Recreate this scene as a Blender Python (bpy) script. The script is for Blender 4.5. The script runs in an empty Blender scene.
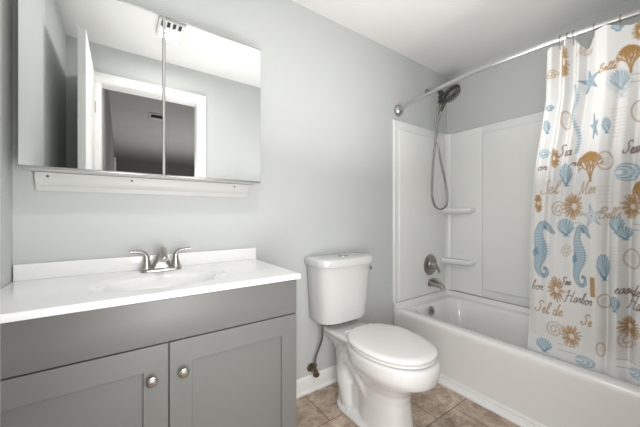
import bpy, bmesh, math, random
import numpy as np
from mathutils import Vector, Matrix
random.seed(4)
PI = math.pi
scn = bpy.context.scene
COL = scn.collection

# ------------------------------------------------------------------ camera
CAMX, CAMY, CAMZ = 0.325, -1.485, 1.096
cam_d = bpy.data.cameras.new('camera')
cam_d.sensor_width = 36.0
cam_d.sensor_fit = 'HORIZONTAL'
cam_d.lens = 284.0/640.0*36.0
cam_d.shift_y = (214.5-213.5)/640.0
cam_d.clip_start = 0.01
cam = bpy.data.objects.new('camera', cam_d)
COL.objects.link(cam)
cam.location = (CAMX, CAMY, CAMZ)
cam.rotation_euler = (math.radians(90), 0, math.radians(-34.9))
scn.camera = cam

# ------------------------------------------------------------------ world, lights, exposure
w = bpy.data.worlds.new('world'); scn.world = w
w.use_nodes = True
w.node_tree.nodes['Background'].inputs[0].default_value = (0.75, 0.85, 1.0, 1)
w.node_tree.nodes['Background'].inputs[1].default_value = 0.25

def area(name, loc, rot, sx, sy, power, col=(1, 1, 1), spread=180):
    l = bpy.data.lights.new(name, 'AREA'); l.shape = 'RECTANGLE'
    l.size = sx; l.size_y = sy; l.energy = power; l.color = col
    l.spread = math.radians(spread)
    o = bpy.data.objects.new(name, l); COL.objects.link(o)
    o.location = loc; o.rotation_euler = [math.radians(a) for a in rot]
    return o
# bounced flash set inside the room, plus added fill panel for the tub side
area('bounce_flash_fill', (0.72, -1.0, 1.15), (180, 0, 0), 0.5, 0.4, 4.2, (1.0, 0.985, 0.965), 150)
area('bounce_flash_fill', (1.52, -0.85, 1.15), (180, 0, 0), 0.5, 0.5, 6.6, (1.0, 0.985, 0.965), 150)
# fill panel added in the doorway, no lamp stands there
area('doorway_fill', (0.56, -1.47, 0.86), (90, 0, -34), 0.55, 0.9, 17.0, (1.0, 0.99, 0.98))
# lamp of the ceiling exhaust fan
area('fan_lamp', (0.60, -0.967, 2.334), (0, 0, 0), 0.12, 0.11, 4.6, (1.0, 0.99, 0.97))
# upturned fill added to lift the ceiling of the room beyond
area('hall_fill', (1.6, -4.0, 0.9), (180, 0, 0), 2.4, 2.4, 26.0, (1.0, 0.97, 0.94))

scn.view_settings.view_transform = 'Standard'
scn.view_settings.look = 'None'
scn.view_settings.exposure = 0.16
scn.view_settings.gamma = 1.0
scn.view_settings.use_curve_mapping = False

# ------------------------------------------------------------------ materials
def mat(name, col, rough=0.5, metal=0.0, spec=0.5, coat=0.0, bump=0.0, bscale=200.0, vary=0.0, vscale=6.0):
    m = bpy.data.materials.new(name); m.use_nodes = True
    nt = m.node_tree; b = nt.nodes['Principled BSDF']
    b.inputs['Base Color'].default_value = (*col, 1)
    b.inputs['Roughness'].default_value = rough
    b.inputs['Metallic'].default_value = metal
    b.inputs['Specular IOR Level'].default_value = spec
    b.inputs['Coat Weight'].default_value = coat
    b.inputs['Coat Roughness'].default_value = 0.08
    tc = nt.nodes.new('ShaderNodeTexCoord')
    if bump > 0:
        n = nt.nodes.new('ShaderNodeTexNoise'); n.inputs['Scale'].default_value = bscale
        n.inputs['Detail'].default_value = 3
        bp = nt.nodes.new('ShaderNodeBump'); bp.inputs['Strength'].default_value = bump
        bp.inputs['Distance'].default_value = 0.002
        nt.links.new(tc.outputs['Object'], n.inputs['Vector'])
        nt.links.new(n.outputs['Fac'], bp.inputs['Height'])
        nt.links.new(bp.outputs['Normal'], b.inputs['Normal'])
    n2 = nt.nodes.new('ShaderNodeTexNoise'); n2.inputs['Scale'].default_value = vscale
    n2.inputs['Detail'].default_value = 4
    nt.links.new(tc.outputs['Object'], n2.inputs['Vector'])
    mx = nt.nodes.new('ShaderNodeMix'); mx.data_type = 'RGBA'
    v = max(vary, 0.01)
    mx.inputs['A'].default_value = (*[c*(1-v) for c in col], 1)
    mx.inputs['B'].default_value = (*[min(1, c*(1+v)) for c in col], 1)
    nt.links.new(n2.outputs['Fac'], mx.inputs['Factor'])
    nt.links.new(mx.outputs['Result'], b.inputs['Base Color'])
    return m

M_WALL = mat('wall_paint', (0.56, 0.575, 0.565), 0.6, bump=0.08, bscale=260)
M_CEIL = mat('ceiling_paint', (0.69, 0.69, 0.68), 0.8, bump=0.1, bscale=180)
M_TRIM = mat('white_trim_paint', (0.82, 0.82, 0.81), 0.35)
M_DOOR = mat('white_door_paint', (0.80, 0.80, 0.79), 0.4)
M_CAB = mat('grey_cabinet_paint', (0.158, 0.158, 0.152), 0.45, bump=0.03, bscale=400, vary=0.02, vscale=40)
M_DARK = mat('dark_interior', (0.03, 0.03, 0.03), 0.8)
M_TOP = mat('white_cultured_marble', (0.90, 0.90, 0.905), 0.16, coat=0.3)
M_PORC = mat('white_porcelain', (0.67, 0.67, 0.66), 0.10, coat=0.4)
M_SEAT = mat('white_seat_plastic', (0.74, 0.725, 0.715), 0.25)
M_TUB = mat('white_tub_acrylic', (0.82, 0.815, 0.805), 0.16, coat=0.3)
M_SURR = mat('white_surround_acrylic', (0.84, 0.845, 0.835), 0.2, coat=0.3)
M_NICK = mat('brushed_nickel', (0.46, 0.44, 0.41), 0.28, metal=1.0, vary=0.05, vscale=60)
M_NICKD = mat('dark_nickel', (0.37, 0.35, 0.325), 0.30, metal=1.0, vary=0.05, vscale=60)
M_CHROME = mat('polished_chrome', (0.58, 0.58, 0.57), 0.3, metal=1.0)
M_BLACK = mat('dark_rubber', (0.035, 0.035, 0.035), 0.5)
M_HOSE = mat('metal_hose', (0.36, 0.35, 0.33), 0.3, metal=0.9)
M_BRAID = mat('braided_supply', (0.22, 0.20, 0.17), 0.45, metal=0.7, bump=0.5, bscale=500)
M_BRASS = mat('aged_brass_valve', (0.20, 0.17, 0.12), 0.35, metal=0.9, vary=0.3, vscale=60)
M_MIRROR = mat('mirror_silver', (0.93, 0.94, 0.935), 0.0, metal=1.0)
M_EDGE = mat('mirror_edge_metal', (0.42, 0.42, 0.41), 0.35, metal=0.7)
M_MCAB = mat('cabinet_white_enamel', (0.62, 0.62, 0.60), 0.4)
M_HALLC = mat('hall_ceiling_dimmed', (0.45, 0.45, 0.44), 0.8, vary=0.06, vscale=3)  # greyed down so the colour carries the dimness beyond the doorway
M_HALLW = mat('hall_wall_dimmed', (0.30, 0.30, 0.30), 0.8, vary=0.06, vscale=3)  # darker grey likewise holds the low light of that room
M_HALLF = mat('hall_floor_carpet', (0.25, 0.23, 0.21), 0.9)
m = bpy.data.materials.new('lamp_lens'); m.use_nodes = True
b = m.node_tree.nodes['Principled BSDF']; b.inputs['Base Color'].default_value = (0.9, 0.9, 0.9, 1)
b.inputs['Emission Color'].default_value = (1, 0.98, 0.95, 1); b.inputs['Emission Strength'].default_value = 0.8
M_LENS = m

def tile_mat():
    m = bpy.data.materials.new('stone_floor_tile'); m.use_nodes = True
    nt = m.node_tree; b = nt.nodes['Principled BSDF']; L = nt.links.new
    tc = nt.nodes.new('ShaderNodeTexCoord'); mp = nt.nodes.new('ShaderNodeMapping')
    L(tc.outputs['Object'], mp.inputs['Vector'])
    mp.inputs['Location'].default_value = (0.158, 0.4745, 0)
    br = nt.nodes.new('ShaderNodeTexBrick')
    br.offset = 0.5; br.offset_frequency = 2; br.squash = 1
    br.inputs['Scale'].default_value = 1.0
    br.inputs['Brick Width'].default_value = 0.32; br.inputs['Row Height'].default_value = 0.32
    br.inputs['Mortar Size'].default_value = 0.0022; br.inputs['Mortar Smooth'].default_value = 0.2
    br.inputs['Color1'].default_value = (0.92, 0.92, 0.92, 1); br.inputs['Color2'].default_value = (1.08, 1.06, 1.04, 1)
    L(mp.outputs['Vector'], br.inputs['Vector'])
    n = nt.nodes.new('ShaderNodeTexNoise'); n.inputs['Scale'].default_value = 13; n.inputs['Detail'].default_value = 8
    n.inputs['Roughness'].default_value = 0.68; n.inputs['Distortion'].default_value = 0.5
    L(tc.outputs['Object'], n.inputs['Vector'])
    cr = nt.nodes.new('ShaderNodeValToRGB'); e = cr.color_ramp.elements
    e[0].position = 0.30; e[0].color = (0.24, 0.17, 0.13, 1)
    e[1].position = 0.72; e[1].color = (0.68, 0.57, 0.48, 1)
    k = cr.color_ramp.elements.new(0.5); k.color = (0.45, 0.35, 0.275, 1)
    L(n.outputs['Fac'], cr.inputs['Fac'])
    n3 = nt.nodes.new('ShaderNodeTexNoise'); n3.inputs['Scale'].default_value = 90; n3.inputs['Detail'].default_value = 3
    L(tc.outputs['Object'], n3.inputs['Vector'])
    mu = nt.nodes.new('ShaderNodeMix'); mu.data_type = 'RGBA'; mu.blend_type = 'MULTIPLY'; mu.inputs['Factor'].default_value = 1
    L(cr.outputs['Color'], mu.inputs['A']); L(br.outputs['Color'], mu.inputs['B'])
    ov = nt.nodes.new('ShaderNodeMix'); ov.data_type = 'RGBA'; ov.blend_type = 'OVERLAY'; ov.inputs['Factor'].default_value = 0.45
    L(mu.outputs['Result'], ov.inputs['A']); L(n3.outputs['Fac'], ov.inputs['B'])
    mo = nt.nodes.new('ShaderNodeMix'); mo.data_type = 'RGBA'
    L(br.outputs['Fac'], mo.inputs['Factor']); L(ov.outputs['Result'], mo.inputs['A'])
    mo.inputs['B'].default_value = (0.085, 0.06, 0.045, 1)
    L(mo.outputs['Result'], b.inputs['Base Color'])
    b.inputs['Roughness'].default_value = 0.42
    bp = nt.nodes.new('ShaderNodeBump'); bp.inputs['Strength'].default_value = 0.35; bp.inputs['Distance'].default_value = 0.003
    L(n.outputs['Fac'], bp.inputs['Height']); L(bp.outputs['Normal'], b.inputs['Normal'])
    return m
M_TILE = tile_mat()

# ------------------------------------------------------------------ mesh helpers
ORIG = {}
def obj(name, bm, material, parent=None, smooth=True, ang=35):
    """one mesh object; vertices given in world metres, origin moved to the parent's base"""
    me = bpy.data.meshes.new(name)
    bmesh.ops.remove_doubles(bm, verts=bm.verts, dist=1e-6)
    bmesh.ops.recalc_face_normals(bm, faces=bm.faces)
    if parent is not None:
        base = ORIG[parent.name]
    else:
        xs = [v.co for v in bm.verts]
        base = Vector(((min(c.x for c in xs)+max(c.x for c in xs))/2, (min(c.y for c in xs)+max(c.y for c in xs))/2, min(c.z for c in xs)))
    bmesh.ops.translate(bm, verts=bm.verts, vec=-base)
    bm.to_mesh(me); bm.free()
    if smooth:
        for p in me.polygons: p.use_smooth = True
        me.set_sharp_from_angle(angle=math.radians(ang))
    mats = material if isinstance(material, (list, tuple)) else [material]
    for k in mats: me.materials.append(k)
    o = bpy.data.objects.new(name, me); COL.objects.link(o)
    ORIG[o.name] = base
    if parent is not None: o.parent = parent
    else: o.location = base
    return o
def tag(o, label, cat, group=None):
    o['label'] = label; o['category'] = cat
    if group: o['group'] = group
    return o
def thing(name, label, cat, loc, group=None):
    o = bpy.data.objects.new(name, None); COL.objects.link(o); o.location = loc
    o.empty_display_size = 0.05
    ORIG[o.name] = Vector(loc)
    return tag(o, label, cat, group)
def struct(name, bm, m, **k):
    o = obj(name, bm, m, **k); o['kind'] = 'structure'; return o
def NB(): return bmesh.new()
def box(bm, x0, x1, y0, y1, z0, z1, bev=0.0, seg=2):
    t = bmesh.new()
    bmesh.ops.create_cube(t, size=1)
    for v in t.verts:
        v.co = Vector((x0+(v.co.x+.5)*(x1-x0), y0+(v.co.y+.5)*(y1-y0), z0+(v.co.z+.5)*(z1-z0)))
    if bev > 0: bmesh.ops.bevel(t, geom=list(t.edges), offset=bev, segments=seg, affect='EDGES', profile=0.5)
    merge(bm, t); return bm
def merge(bm, t, mtx=None):
    if mtx is not None: bmesh.ops.transform(t, matrix=mtx, verts=t.verts)
    me = bpy.data.meshes.new('tmp'); t.to_mesh(me); t.free(); bm.from_mesh(me); bpy.data.meshes.remove(me)
def rings(bm, rs, close=False, cap0=True, cap1=True):
    """loft a list of rings (equal numbers of points)"""
    V = [[bm.verts.new(p) for p in r] for r in rs]
    n = len(V[0]); m_ = len(V)
    for i in range(m_ if close else m_-1):
        a, b_ = V[i], V[(i+1) % m_]
        for k in range(n):
            bm.faces.new((a[k], a[(k+1) % n], b_[(k+1) % n], b_[k]))
    if not close:
        if cap0: bm.faces.new(V[0][::-1])
        if cap1: bm.faces.new(V[-1])
    return bm
def frame(d):
    d = d.normalized()
    u = d.cross(Vector((0, 0, 1)))
    if u.length < 1e-4: u = d.cross(Vector((1, 0, 0)))
    u.normalize(); return u, d.cross(u).normalized()
def lathe(bm, p, d, prof, n=28):
    """prof = [(dist along d, radius)]"""
    p = Vector(p); d = Vector(d).normalized(); u, v = frame(d)
    rs = [[p+d*a+(u*math.cos(2*PI*k/n)+v*math.sin(2*PI*k/n))*max(r, 1e-4) for k in range(n)] for a, r in prof]
    return rings(bm, rs)
def spline(pts, n=8):
    P = [Vector(p) for p in pts]; out = []
    for i in range(len(P)-1):
        a = P[max(i-1, 0)]; b_ = P[i]; c = P[i+1]; d = P[min(i+2, len(P)-1)]
        for k in range(n):
            t = k/n
            out.append(0.5*((2*b_)+(c-a)*t+(2*a-5*b_+4*c-d)*t*t+(3*b_-a-3*c+d)*t**3))
    out.append(P[-1]); return out
def tube(bm, pts, r, n=12, sq=None):
    """swept tube; r a number or per-point list; sq = flattening factor of the second axis"""
    P = [Vector(p) for p in pts]; N = len(P)
    R = r if isinstance(r, (list, tuple)) else [r]*N
    if len(R) != N:
        R = [np.interp(i/(N-1), np.linspace(0, 1, len(R)), R) for i in range(N)]
    d0 = (P[1]-P[0]).normalized(); u, v = frame(d0); rs = []
    for i in range(N):
        d = (P[min(i+1, N-1)]-P[max(i-1, 0)]).normalized()
        u = (u-d*u.dot(d)).normalized(); v = d.cross(u)
        q = 1 if sq is None else sq
        rs.append([P[i]+(u*math.cos(2*PI*k/n)+v*math.sin(2*PI*k/n)*q)*R[i] for k in range(n)])
    return rings(bm, rs)
def sph(bm, c, r, sx=1, sy=1, sz=1, n=20):
    t = bmesh.new(); bmesh.ops.create_uvsphere(t, u_segments=n, v_segments=n//2+2, radius=r)
    merge(bm, t, Matrix.Translation(c) @ Matrix.Diagonal((sx, sy, sz, 1)))
def rrect(x0, x1, y0, y1, r, z, n=8):
    pts = []
    r = min(r, (x1-x0)/2-1e-4, (y1-y0)/2-1e-4)
    for cx, cy, a0 in ((x1-r, y1-r, 0), (x0+r, y1-r, PI/2), (x0+r, y0+r, PI), (x1-r, y0+r, 1.5*PI)):
        for k in range(n+1):
            a = a0+PI/2*k/n
            pts.append(Vector((cx+r*math.cos(a), cy+r*math.sin(a), z)))
    return pts

# ------------------------------------------------------------------ setting
CEIL = 2.371
XR = 2.80      # wall behind the tub
YF = -1.445     # inner face of the doorway wall
YT = -1.525    # end wall of the tub alcove
struct('floor', box(NB(), -0.12, XR+.1, YT-.1, 0.1, -0.06, 0), M_TILE, smooth=False)
struct('ceiling', box(NB(), -0.12, XR+.1, YT-.1, 0.1, CEIL, CEIL+.08), M_CEIL, smooth=False)
struct('wall_back', box(NB(), -0.12, XR+.1, 0, 0.1, 0, CEIL), M_WALL, smooth=False)
struct('wall_left', box(NB(), -0.12, 0, YF, 0, 0, CEIL), M_WALL, smooth=False)
struct('wall_right', box(NB(), XR, XR+.1, YT-.1, 0, 0, CEIL), M_WALL, smooth=False)
DX0, DX1, DH = 0.20, 0.87, 2.08
bm = NB()
box(bm, -0.12, DX0-.012, YF-.10, YF, 0, CEIL)
box(bm, DX1+.012, 1.50, YF-.10, YF, 0, CEIL)
box(bm, DX0-.012, DX1+.012, YF-.10, YF, DH+.012, CEIL)
box(bm, 1.50, 1.60, YT, YF, 0, CEIL)
box(bm, 1.50, XR, YT-.10, YT, 0, CEIL)
struct('wall_front', bm, M_WALL, smooth=False)
# jamb and casing of the doorway
bm = NB()
box(bm, DX0-.012, DX0, YF-.10, YF+.002, 0, DH+.012)
box(bm, DX1, DX1+.012, YF-.10, YF+.002, 0, DH+.012)
box(bm, DX0, DX1, YF-.10, YF+.002, DH, DH+.012)
for a, b_ in ((DX0-.065, DX0-.006), (DX1+.006, DX1+.075)):
    box(bm, a, b_, YF+.001, YF+.017, 0, DH+.0055, 0.003)
box(bm, DX0-.065, DX1+.075, YF+.001, YF+.017, DH+.006, DH+.075, 0.003)
struct('trim_1', bm, M_TRIM, ang=30)
# baseboards with shoe moulding
bm = NB()
def base_prof(x0, x1):
    pr = [(0, .0), (-.022, .0), (-.021, .010), (-.014, .018), (-.012, .020), (-.012, .078), (-.008, .092), (-.003, .098), (0, .098)]
    rings(bm, [[Vector((x, y, z+.0005)) for y, z in pr] for x in (x0, x1)])
base_prof(0.918, 2.045)
struct('baseboard_back', bm, M_TRIM, ang=25)
bm = NB()
box(bm, 0.88, 1.50, YF+.0005, YF+.013, 0.001, .098, .003)
struct('baseboard_front', bm, M_TRIM, ang=25)
# strip where the tub meets the floor
bm = NB()
pr = [(2.0485, 0), (2.012, 0), (2.013, .008), (2.024, .018), (2.038, .024), (2.0485, .026)]
rings(bm, [[Vector((x, y, z+.0005)) for x, z in pr] for y in (-.024, YT+.002)])
struct('trim_2', bm, M_TRIM, ang=40)
# the opened door leaf, edge towards the mirror
LX0, LX1, LY0, LY1 = 0.125, 0.161, -1.425, -0.80
bm = NB(); box(bm, LX0, LX1, LY0, LY1, 0.012, 2.13, 0.002)
d1 = struct('door_1', bm, M_DOOR, ang=30)
bm = NB()
for s, x in ((-1, LX0), (1, LX1)):
    lathe(bm, (x, -0.86, 0.95), (s, 0, 0), [(0, .026), (.006, .026), (.008, .012), (.022, .011), (.028, .024), (.040, .026), (.048, .018), (.050, .0)] if s < 0 else [(0, .026), (.005, .025), (.006, .0)])
obj('door_knob', bm, M_NICK, d1)
bm = NB()
for z in (0.25, 1.05, 1.85): lathe(bm, (LX1+.003, LY0-.006, z), (0, 0, 1), [(0, .0045), (.085, .0045)], 10)
obj('hinge', bm, M_NICK, d1)

# room beyond the doorway (seen in the mirror)
HX0, HX1, HY1, HY0 = 0.21, 3.6, YF-.101, -6.9
HC = 2.371
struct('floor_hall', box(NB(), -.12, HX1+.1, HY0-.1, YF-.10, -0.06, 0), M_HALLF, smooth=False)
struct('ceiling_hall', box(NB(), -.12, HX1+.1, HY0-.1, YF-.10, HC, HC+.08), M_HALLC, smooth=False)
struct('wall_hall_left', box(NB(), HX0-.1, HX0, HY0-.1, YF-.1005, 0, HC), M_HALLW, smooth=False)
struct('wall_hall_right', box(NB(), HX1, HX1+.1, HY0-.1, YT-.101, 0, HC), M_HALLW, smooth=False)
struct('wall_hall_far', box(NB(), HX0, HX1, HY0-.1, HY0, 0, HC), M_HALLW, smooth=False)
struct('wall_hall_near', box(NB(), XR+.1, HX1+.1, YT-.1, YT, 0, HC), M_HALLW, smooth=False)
bm = NB(); box(bm, HX0+.001, HX0+.03, -5.4, -4.6, 0.001, 2.05, .004)
struct('door_2', bm, M_TRIM, ang=30)
t = thing('ceiling_vent', 'small square vent on the dim ceiling beyond the doorway, seen in the mirror', 'vent', (0.70, -3.0, HC-.02))
bm = NB(); box(bm, 0.61, 0.79, -3.13, -2.87, HC-.012, HC-.001, .003); obj('vent_frame', bm, M_MCAB, t)
bm = NB()
for k in range(5): box(bm, 0.63, 0.77, -3.02+k*.027, -3.01+k*.027, HC-.018, HC-.0125)
obj('slat', bm, M_DARK, t)
# exhaust fan with light on the bathroom ceiling
t = thing('exhaust_fan', 'white exhaust fan with slotted grille and light lens on bathroom ceiling, seen in the mirror', 'exhaust fan', (0.60, -0.93, CEIL-.03))
bm = NB(); box(bm, 0.52, 0.68, -1.04, -0.83, CEIL-.022, CEIL-.001, .005); obj('housing', bm, M_MCAB, t)
bm = NB()
for k in range(4): box(bm, 0.536+k*.034, 0.554+k*.034, -0.895, -0.84, CEIL-.0245, CEIL-.0225)
obj('grille', bm, M_DARK, t)
bm = NB(); box(bm, 0.535, 0.665, -1.025, -0.91, CEIL-.034, CEIL-.0225, .005); obj('light_lens', bm, M_LENS, t)

# ------------------------------------------------------------------ vanity
VX0, VX1, VYF = 0.012, 0.915, -0.452
VT = 0.855
t = thing('vanity_cabinet', 'grey two-door shaker vanity cabinet under the white sink top', 'cabinet', (0.46, -0.23, 0))
bm = NB()
box(bm, VX0, VX0+.016, VYF, -.003, 0, VT-.024)
box(bm, VX1-.016, VX1, VYF, -.003, 0, VT-.024)
box(bm, VX0+.016, VX1-.016, -.012, -.003, .09, VT-.024)
box(bm, VX0+.016, VX1-.016, VYF, -.012, .09, .106)
box(bm, VX0+.016, VX1-.016, VYF, VYF+.018, .66, .70)
box(bm, VX0+.016, VX1-.016, VYF, VYF+.018, VT-.05, VT-.024)
box(bm, .43, .466, VYF, VYF+.018, .09, .66)
box(bm, VX0+.016, VX1-.016, VYF+.06, VYF+.075, 0, .09)
obj('body', bm, M_CAB, t, ang=30)
bm = NB(); box(bm, VX0+.001, VX1, VYF-.019, VYF-.001, .693, VT-.026, .0012)
obj('false_drawer_front', bm, M_CAB, t, ang=30)
def shaker(x0, x1, z0, z1):
    bm = NB(); yf, yb = VYF-.019, VYF-.001
    sw, rw = 0.066, 0.075
    def rr(x0, x1, z0, z1, y): return [Vector((x0, y, z0)), Vector((x1, y, z0)), Vector((x1, y, z1)), Vector((x0, y, z1))]
    a = .0012
    rs = [rr(x0, x1, z0, z1, yb), rr(x0, x1, z0, z1, yf+a), rr(x0+a, x1-a, z0+a, z1-a, yf),
          rr(x0+sw, x1-sw, z0+rw, z1-rw, yf), rr(x0+sw+.0015, x1-sw-.0015, z0+rw+.0015, z1-rw-.0015, yf+.0015),
          rr(x0+sw+.002, x1-sw-.002, z0+rw+.002, z1-rw-.002, yf+.0095)]
    rings(bm, rs); return bm
def knob(x, z):
    bm = NB()
    lathe(bm, (x, VYF-.0192, z), (0, -1, 0), [(0, .0075), (.003, .0072), (.006, .0055), (.014, .0055), (.017, .009), (.020, .0145), (.024, .0158), (.027, .0150), (.0285, .0115), (.0295, .0105), (.0305, .0)], 24)
    return bm
for x0, x1, kx in ((VX0+.001, .4455, .400), (.4495, VX1, .488)):
    d = obj('door', shaker(x0, x1, .112, .6885), M_CAB, t, ang=20)
    obj('knob', knob(kx, .590), M_NICK, d)

# vanity top with moulded oval basin
t = thing('washbasin', 'glossy white countertop with moulded oval washbasin and low backsplash on the grey cabinet', 'sink', (0.47, -0.25, VT-.022))
X0, X1, Y0, Y1 = 0.004, 0.920, -0.484, -0.004
NX, NY = 150, 84
def basin(x, y):
    bx, by, ax, ay = .46, -.262, .205, .142
    r = (abs((x-bx)/ax)**2.3+abs((y-by)/ay)**2.3)**(1/2.3)
    if r >= 1.12: return VT
    if r > 0.93:
        s = (1.12-r)/.19; return VT-.010*s*s*(3-2*s)
    q = r/.93
    return VT-.010-.105*(1-q**2.6)*(1 if q < 1 else 0)
bm = NB()
def ease(k, n, a, b_): return a+(b_-a)*k/n
V = [[None]*(NY+1) for _ in range(NX+1)]
for i in range(NX+1):
    for j in range(NY+1):
        x, y = ease(i, NX, X0, X1), ease(j, NY, Y0, Y1)
        z = basin(x, y)
        V[i][j] = bm.verts.new((x, y, z))
for i in range(NX):
    for j in range(NY): bm.faces.new((V[i][j], V[i+1][j], V[i+1][j+1], V[i][j+1]))
loop = [V[i][0] for i in range(NX+1)]+[V[NX][j] for j in range(1, NY+1)]+[V[i][NY] for i in range(NX-1, -1, -1)]+[V[0][j] for j in range(NY-1, 0, -1)]
prev = loop
for off, dz in ((.003, -.001), (.0045, -.004), (.0045, -.017), (.003, -.021), (0.0, -.022), (-.03, -.022)):
    cur = []
    for v in loop:
        ox = off if v.co.x > X1-1e-5 else (-min(off, .002) if v.co.x < X0+1e-5 else 0)
        oy = -off if v.co.y < Y0+1e-5 else (min(off, .002) if v.co.y > Y1-1e-5 else 0)
        cur.append(bm.verts.new((v.co.x+ox, v.co.y+oy, VT+dz)))
    n = len(loop)
    for k in range(n): bm.faces.new((prev[k], prev[(k+1) % n], cur[(k+1) % n], cur[k]))
    prev = cur
obj('countertop', bm, M_TOP, t, ang=50)
bm = NB(); box(bm, 0.004, 0.924, -.023, -.003, VT-.001, VT+.060, .005, 3)
obj('backsplash', bm, M_TOP, t, ang=40)
bm = NB(); lathe(bm, (.46, -.262, VT-.1155), (0, 0, 1), [(0, .030), (.003, .031), (.005, .024), (.004, .018), (.009, .016), (.011, .0)], 24)
obj('drain', bm, M_NICK, t)

# faucet
FX, FY = .465, -.088
t = thing('sink_faucet', 'brushed nickel two-handle centreset faucet on the white vanity top', 'faucet', (FX, FY, VT+.001))
bm = NB()
def stad(hw, hd, z, n=12, cx=FX, cy=FY):
    pts = []
    for s, a0 in ((1, -PI/2), (-1, PI/2)):
        for k in range(n+1):
            a = a0+PI*k/n
            pts.append(Vector((cx+s*(hw-hd)+hd*math.cos(a), cy+hd*math.sin(a), z)))
    return pts
rings(bm, [stad(.079, .027, VT+.001), stad(.079, .027, VT+.007), stad(.077, .025, VT+.010), stad(.060, .018, VT+.0125), stad(.035, .014, VT+.0145)])
obj('base_plate', bm, M_NICK, t)
bm = NB()
# wide tapering neck that rises into the spout
sec = []
for a, yy, z, hw, hd in ((0, 0.002, .010, .046, .019), (0, 0.001, .030, .034, .018), (0, -.001, .050, .024, .017), (0, -.006, .068, .019, .017)):
    sec.append(stad(hw, hd, VT+z, cx=FX, cy=FY+yy))
rings(bm, sec)
tube(bm, spline([(FX, FY+.006, VT+.055), (FX, FY-.004, VT+.078), (FX, FY-.030, VT+.088), (FX, FY-.065, VT+.080), (FX, FY-.098, VT+.062)], 6), [.017, .0185, .018, .0155, .0135], 20)
obj('spout', bm, M_NICK, t, ang=60)
bm = NB(); lathe(bm, (FX, FY-.097, VT+.063), (0, -.38, -.55), [(0, .0138), (.006, .0138), (.0075, .011), (.0078, 0)], 18)
obj('aerator', bm, M_CHROME, t)
for s in (-1, 1):
    bm = NB(); hx = FX+s*.055
    lathe(bm, (hx, FY, VT+.009), (0, 0, 1), [(0, .021), (.003, .0215), (.012, .0205), (.0125, .0185), (.015, .0185), (.034, .0135), (.050, .0115), (.058, .0105)], 24)
    tube(bm, spline([(hx, FY, VT+.058), (hx+s*.003, FY, VT+.072), (hx+s*.014, FY-.003, VT+.083), (hx+s*.034, FY-.008, VT+.087), (hx+s*.060, FY-.013, VT+.089)], 5), [.0112, .0115, .0105, .0085, .0068], 14, sq=.75)
    obj('handle', bm, M_NICK, t, ang=60)

# ------------------------------------------------------------------ mirror cabinet
MX0, MX1, MZ0, MZ1 = .037, .908, 1.258, 1.936
t = thing('mirror_cabinet', 'white medicine cabinet with two frameless mirror doors above the sink', 'medicine cabinet', (.47, 0, MZ0))
bm = NB(); box(bm, MX0+.012, MX1-.008, -.1045, -.001, MZ0-.003, MZ1-.004, .002)
obj('body', bm, M_MCAB, t, ang=30)
for x0, x1 in ((MX0, .4675), (.4745, MX1)):
    bm = NB(); box(bm, x0+.0015, x1-.0015, -.121, -.1165, MZ0+.006, MZ1-.002, .0008, 1)
    md = obj('mirror_door', bm, M_MIRROR, t, smooth=False)
    bm = NB()
    box(bm, x0, x1, -.1245, -.1055, MZ0-.001, MZ0+.0055, .0012)
    obj('edge_channel', bm, M_EDGE, md, ang=30)
    bm = NB()
    box(bm, x0, x1, -.1225, -.1055, MZ1-.0018, MZ1+.002, .0006)
    obj('edge_channel', bm, M_EDGE, md, ang=30)
    bm = NB(); box(bm, x0+.002, x1-.002, -.116, -.1055, MZ0+.006, MZ1-.002)
    obj('backing', bm, M_MCAB, md, smooth=False)
bm = NB(); box(bm, .4685, .4735, -.1215, -.1055, MZ0+.002, MZ1-.002, .001)
obj('centre_strip', bm, M_MCAB, t, ang=30)
# light rail under the cabinet
t2 = thing('wall_rail', 'long white slanted strip with small dark screw heads, directly under the mirror cabinet', 'rail', (.47, 0, 1.18))
pr = [(-.001, 1.183), (-.016, 1.183), (-.019, 1.187), (-.019, 1.203), (-.026, 1.209), (-.032, 1.222), (-.034, 1.236), (-.034, 1.2535), (-.001, 1.2535)]
bm = NB(); rings(bm, [[Vector((x, y, z)) for y, z in pr] for x in (.063, .876)])
obj('rail_body', bm, M_MCAB, t2, ang=30)
for x in (.098, .36, .80):
    bm = NB(); lathe(bm, (x, -.0338, 1.239), (0, -1, 0), [(0, .0042), (.001, .0042), (.0022, .002), (.0023, 0)], 12)
    obj('screw', bm, M_BLACK, t2)

# ------------------------------------------------------------------ toilet
TX = 1.445
t = thing('toilet', 'white two-piece toilet with closed lid between the vanity and the tub', 'toilet', (TX, -.4, 0))
def egg(yb, yf, hw, z, n=48, p=2.15, wide=.42, cx=TX):
    """egg outline: widest at fraction wide from the back"""
    ym = yb+(yf-yb)*wide; pts = []
    for k in range(n):
        a = 2*PI*k/n; c_, s_ = math.cos(a), math.sin(a)
        ex = 2/p
        x = hw*math.copysign(abs(c_)**ex, c_)
        yy = math.copysign(abs(s_)**ex, s_)
        y = ym+(yy*(yb-ym) if s_ > 0 else -yy*(yf-ym))
        pts.append(Vector((cx+x, y, z)))
    return pts
bm = NB()
# bowl + front column
rings(bm, [egg(-.33, -.625, .108, 0.0, p=2.6), egg(-.33, -.622, .107, .02, p=2.6), egg(-.33, -.612, .100, .10, p=2.6), egg(-.325, -.605, .096, .18, p=2.5),
           egg(-.32, -.615, .100, .225, p=2.4), egg(-.315, -.645, .122, .265, p=2.3), egg(-.30, -.700, .150, .300, p=2.2), egg(-.285, -.745, .172, .330),
           egg(-.275, -.752, .184, .352), egg(-.27, -.756, .187, .375), egg(-.268, -.756, .187, .400), egg(-.272, -.750, .183, .414), egg(-.285, -.738, .17, .419)])
obj_bowl = bm
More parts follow.
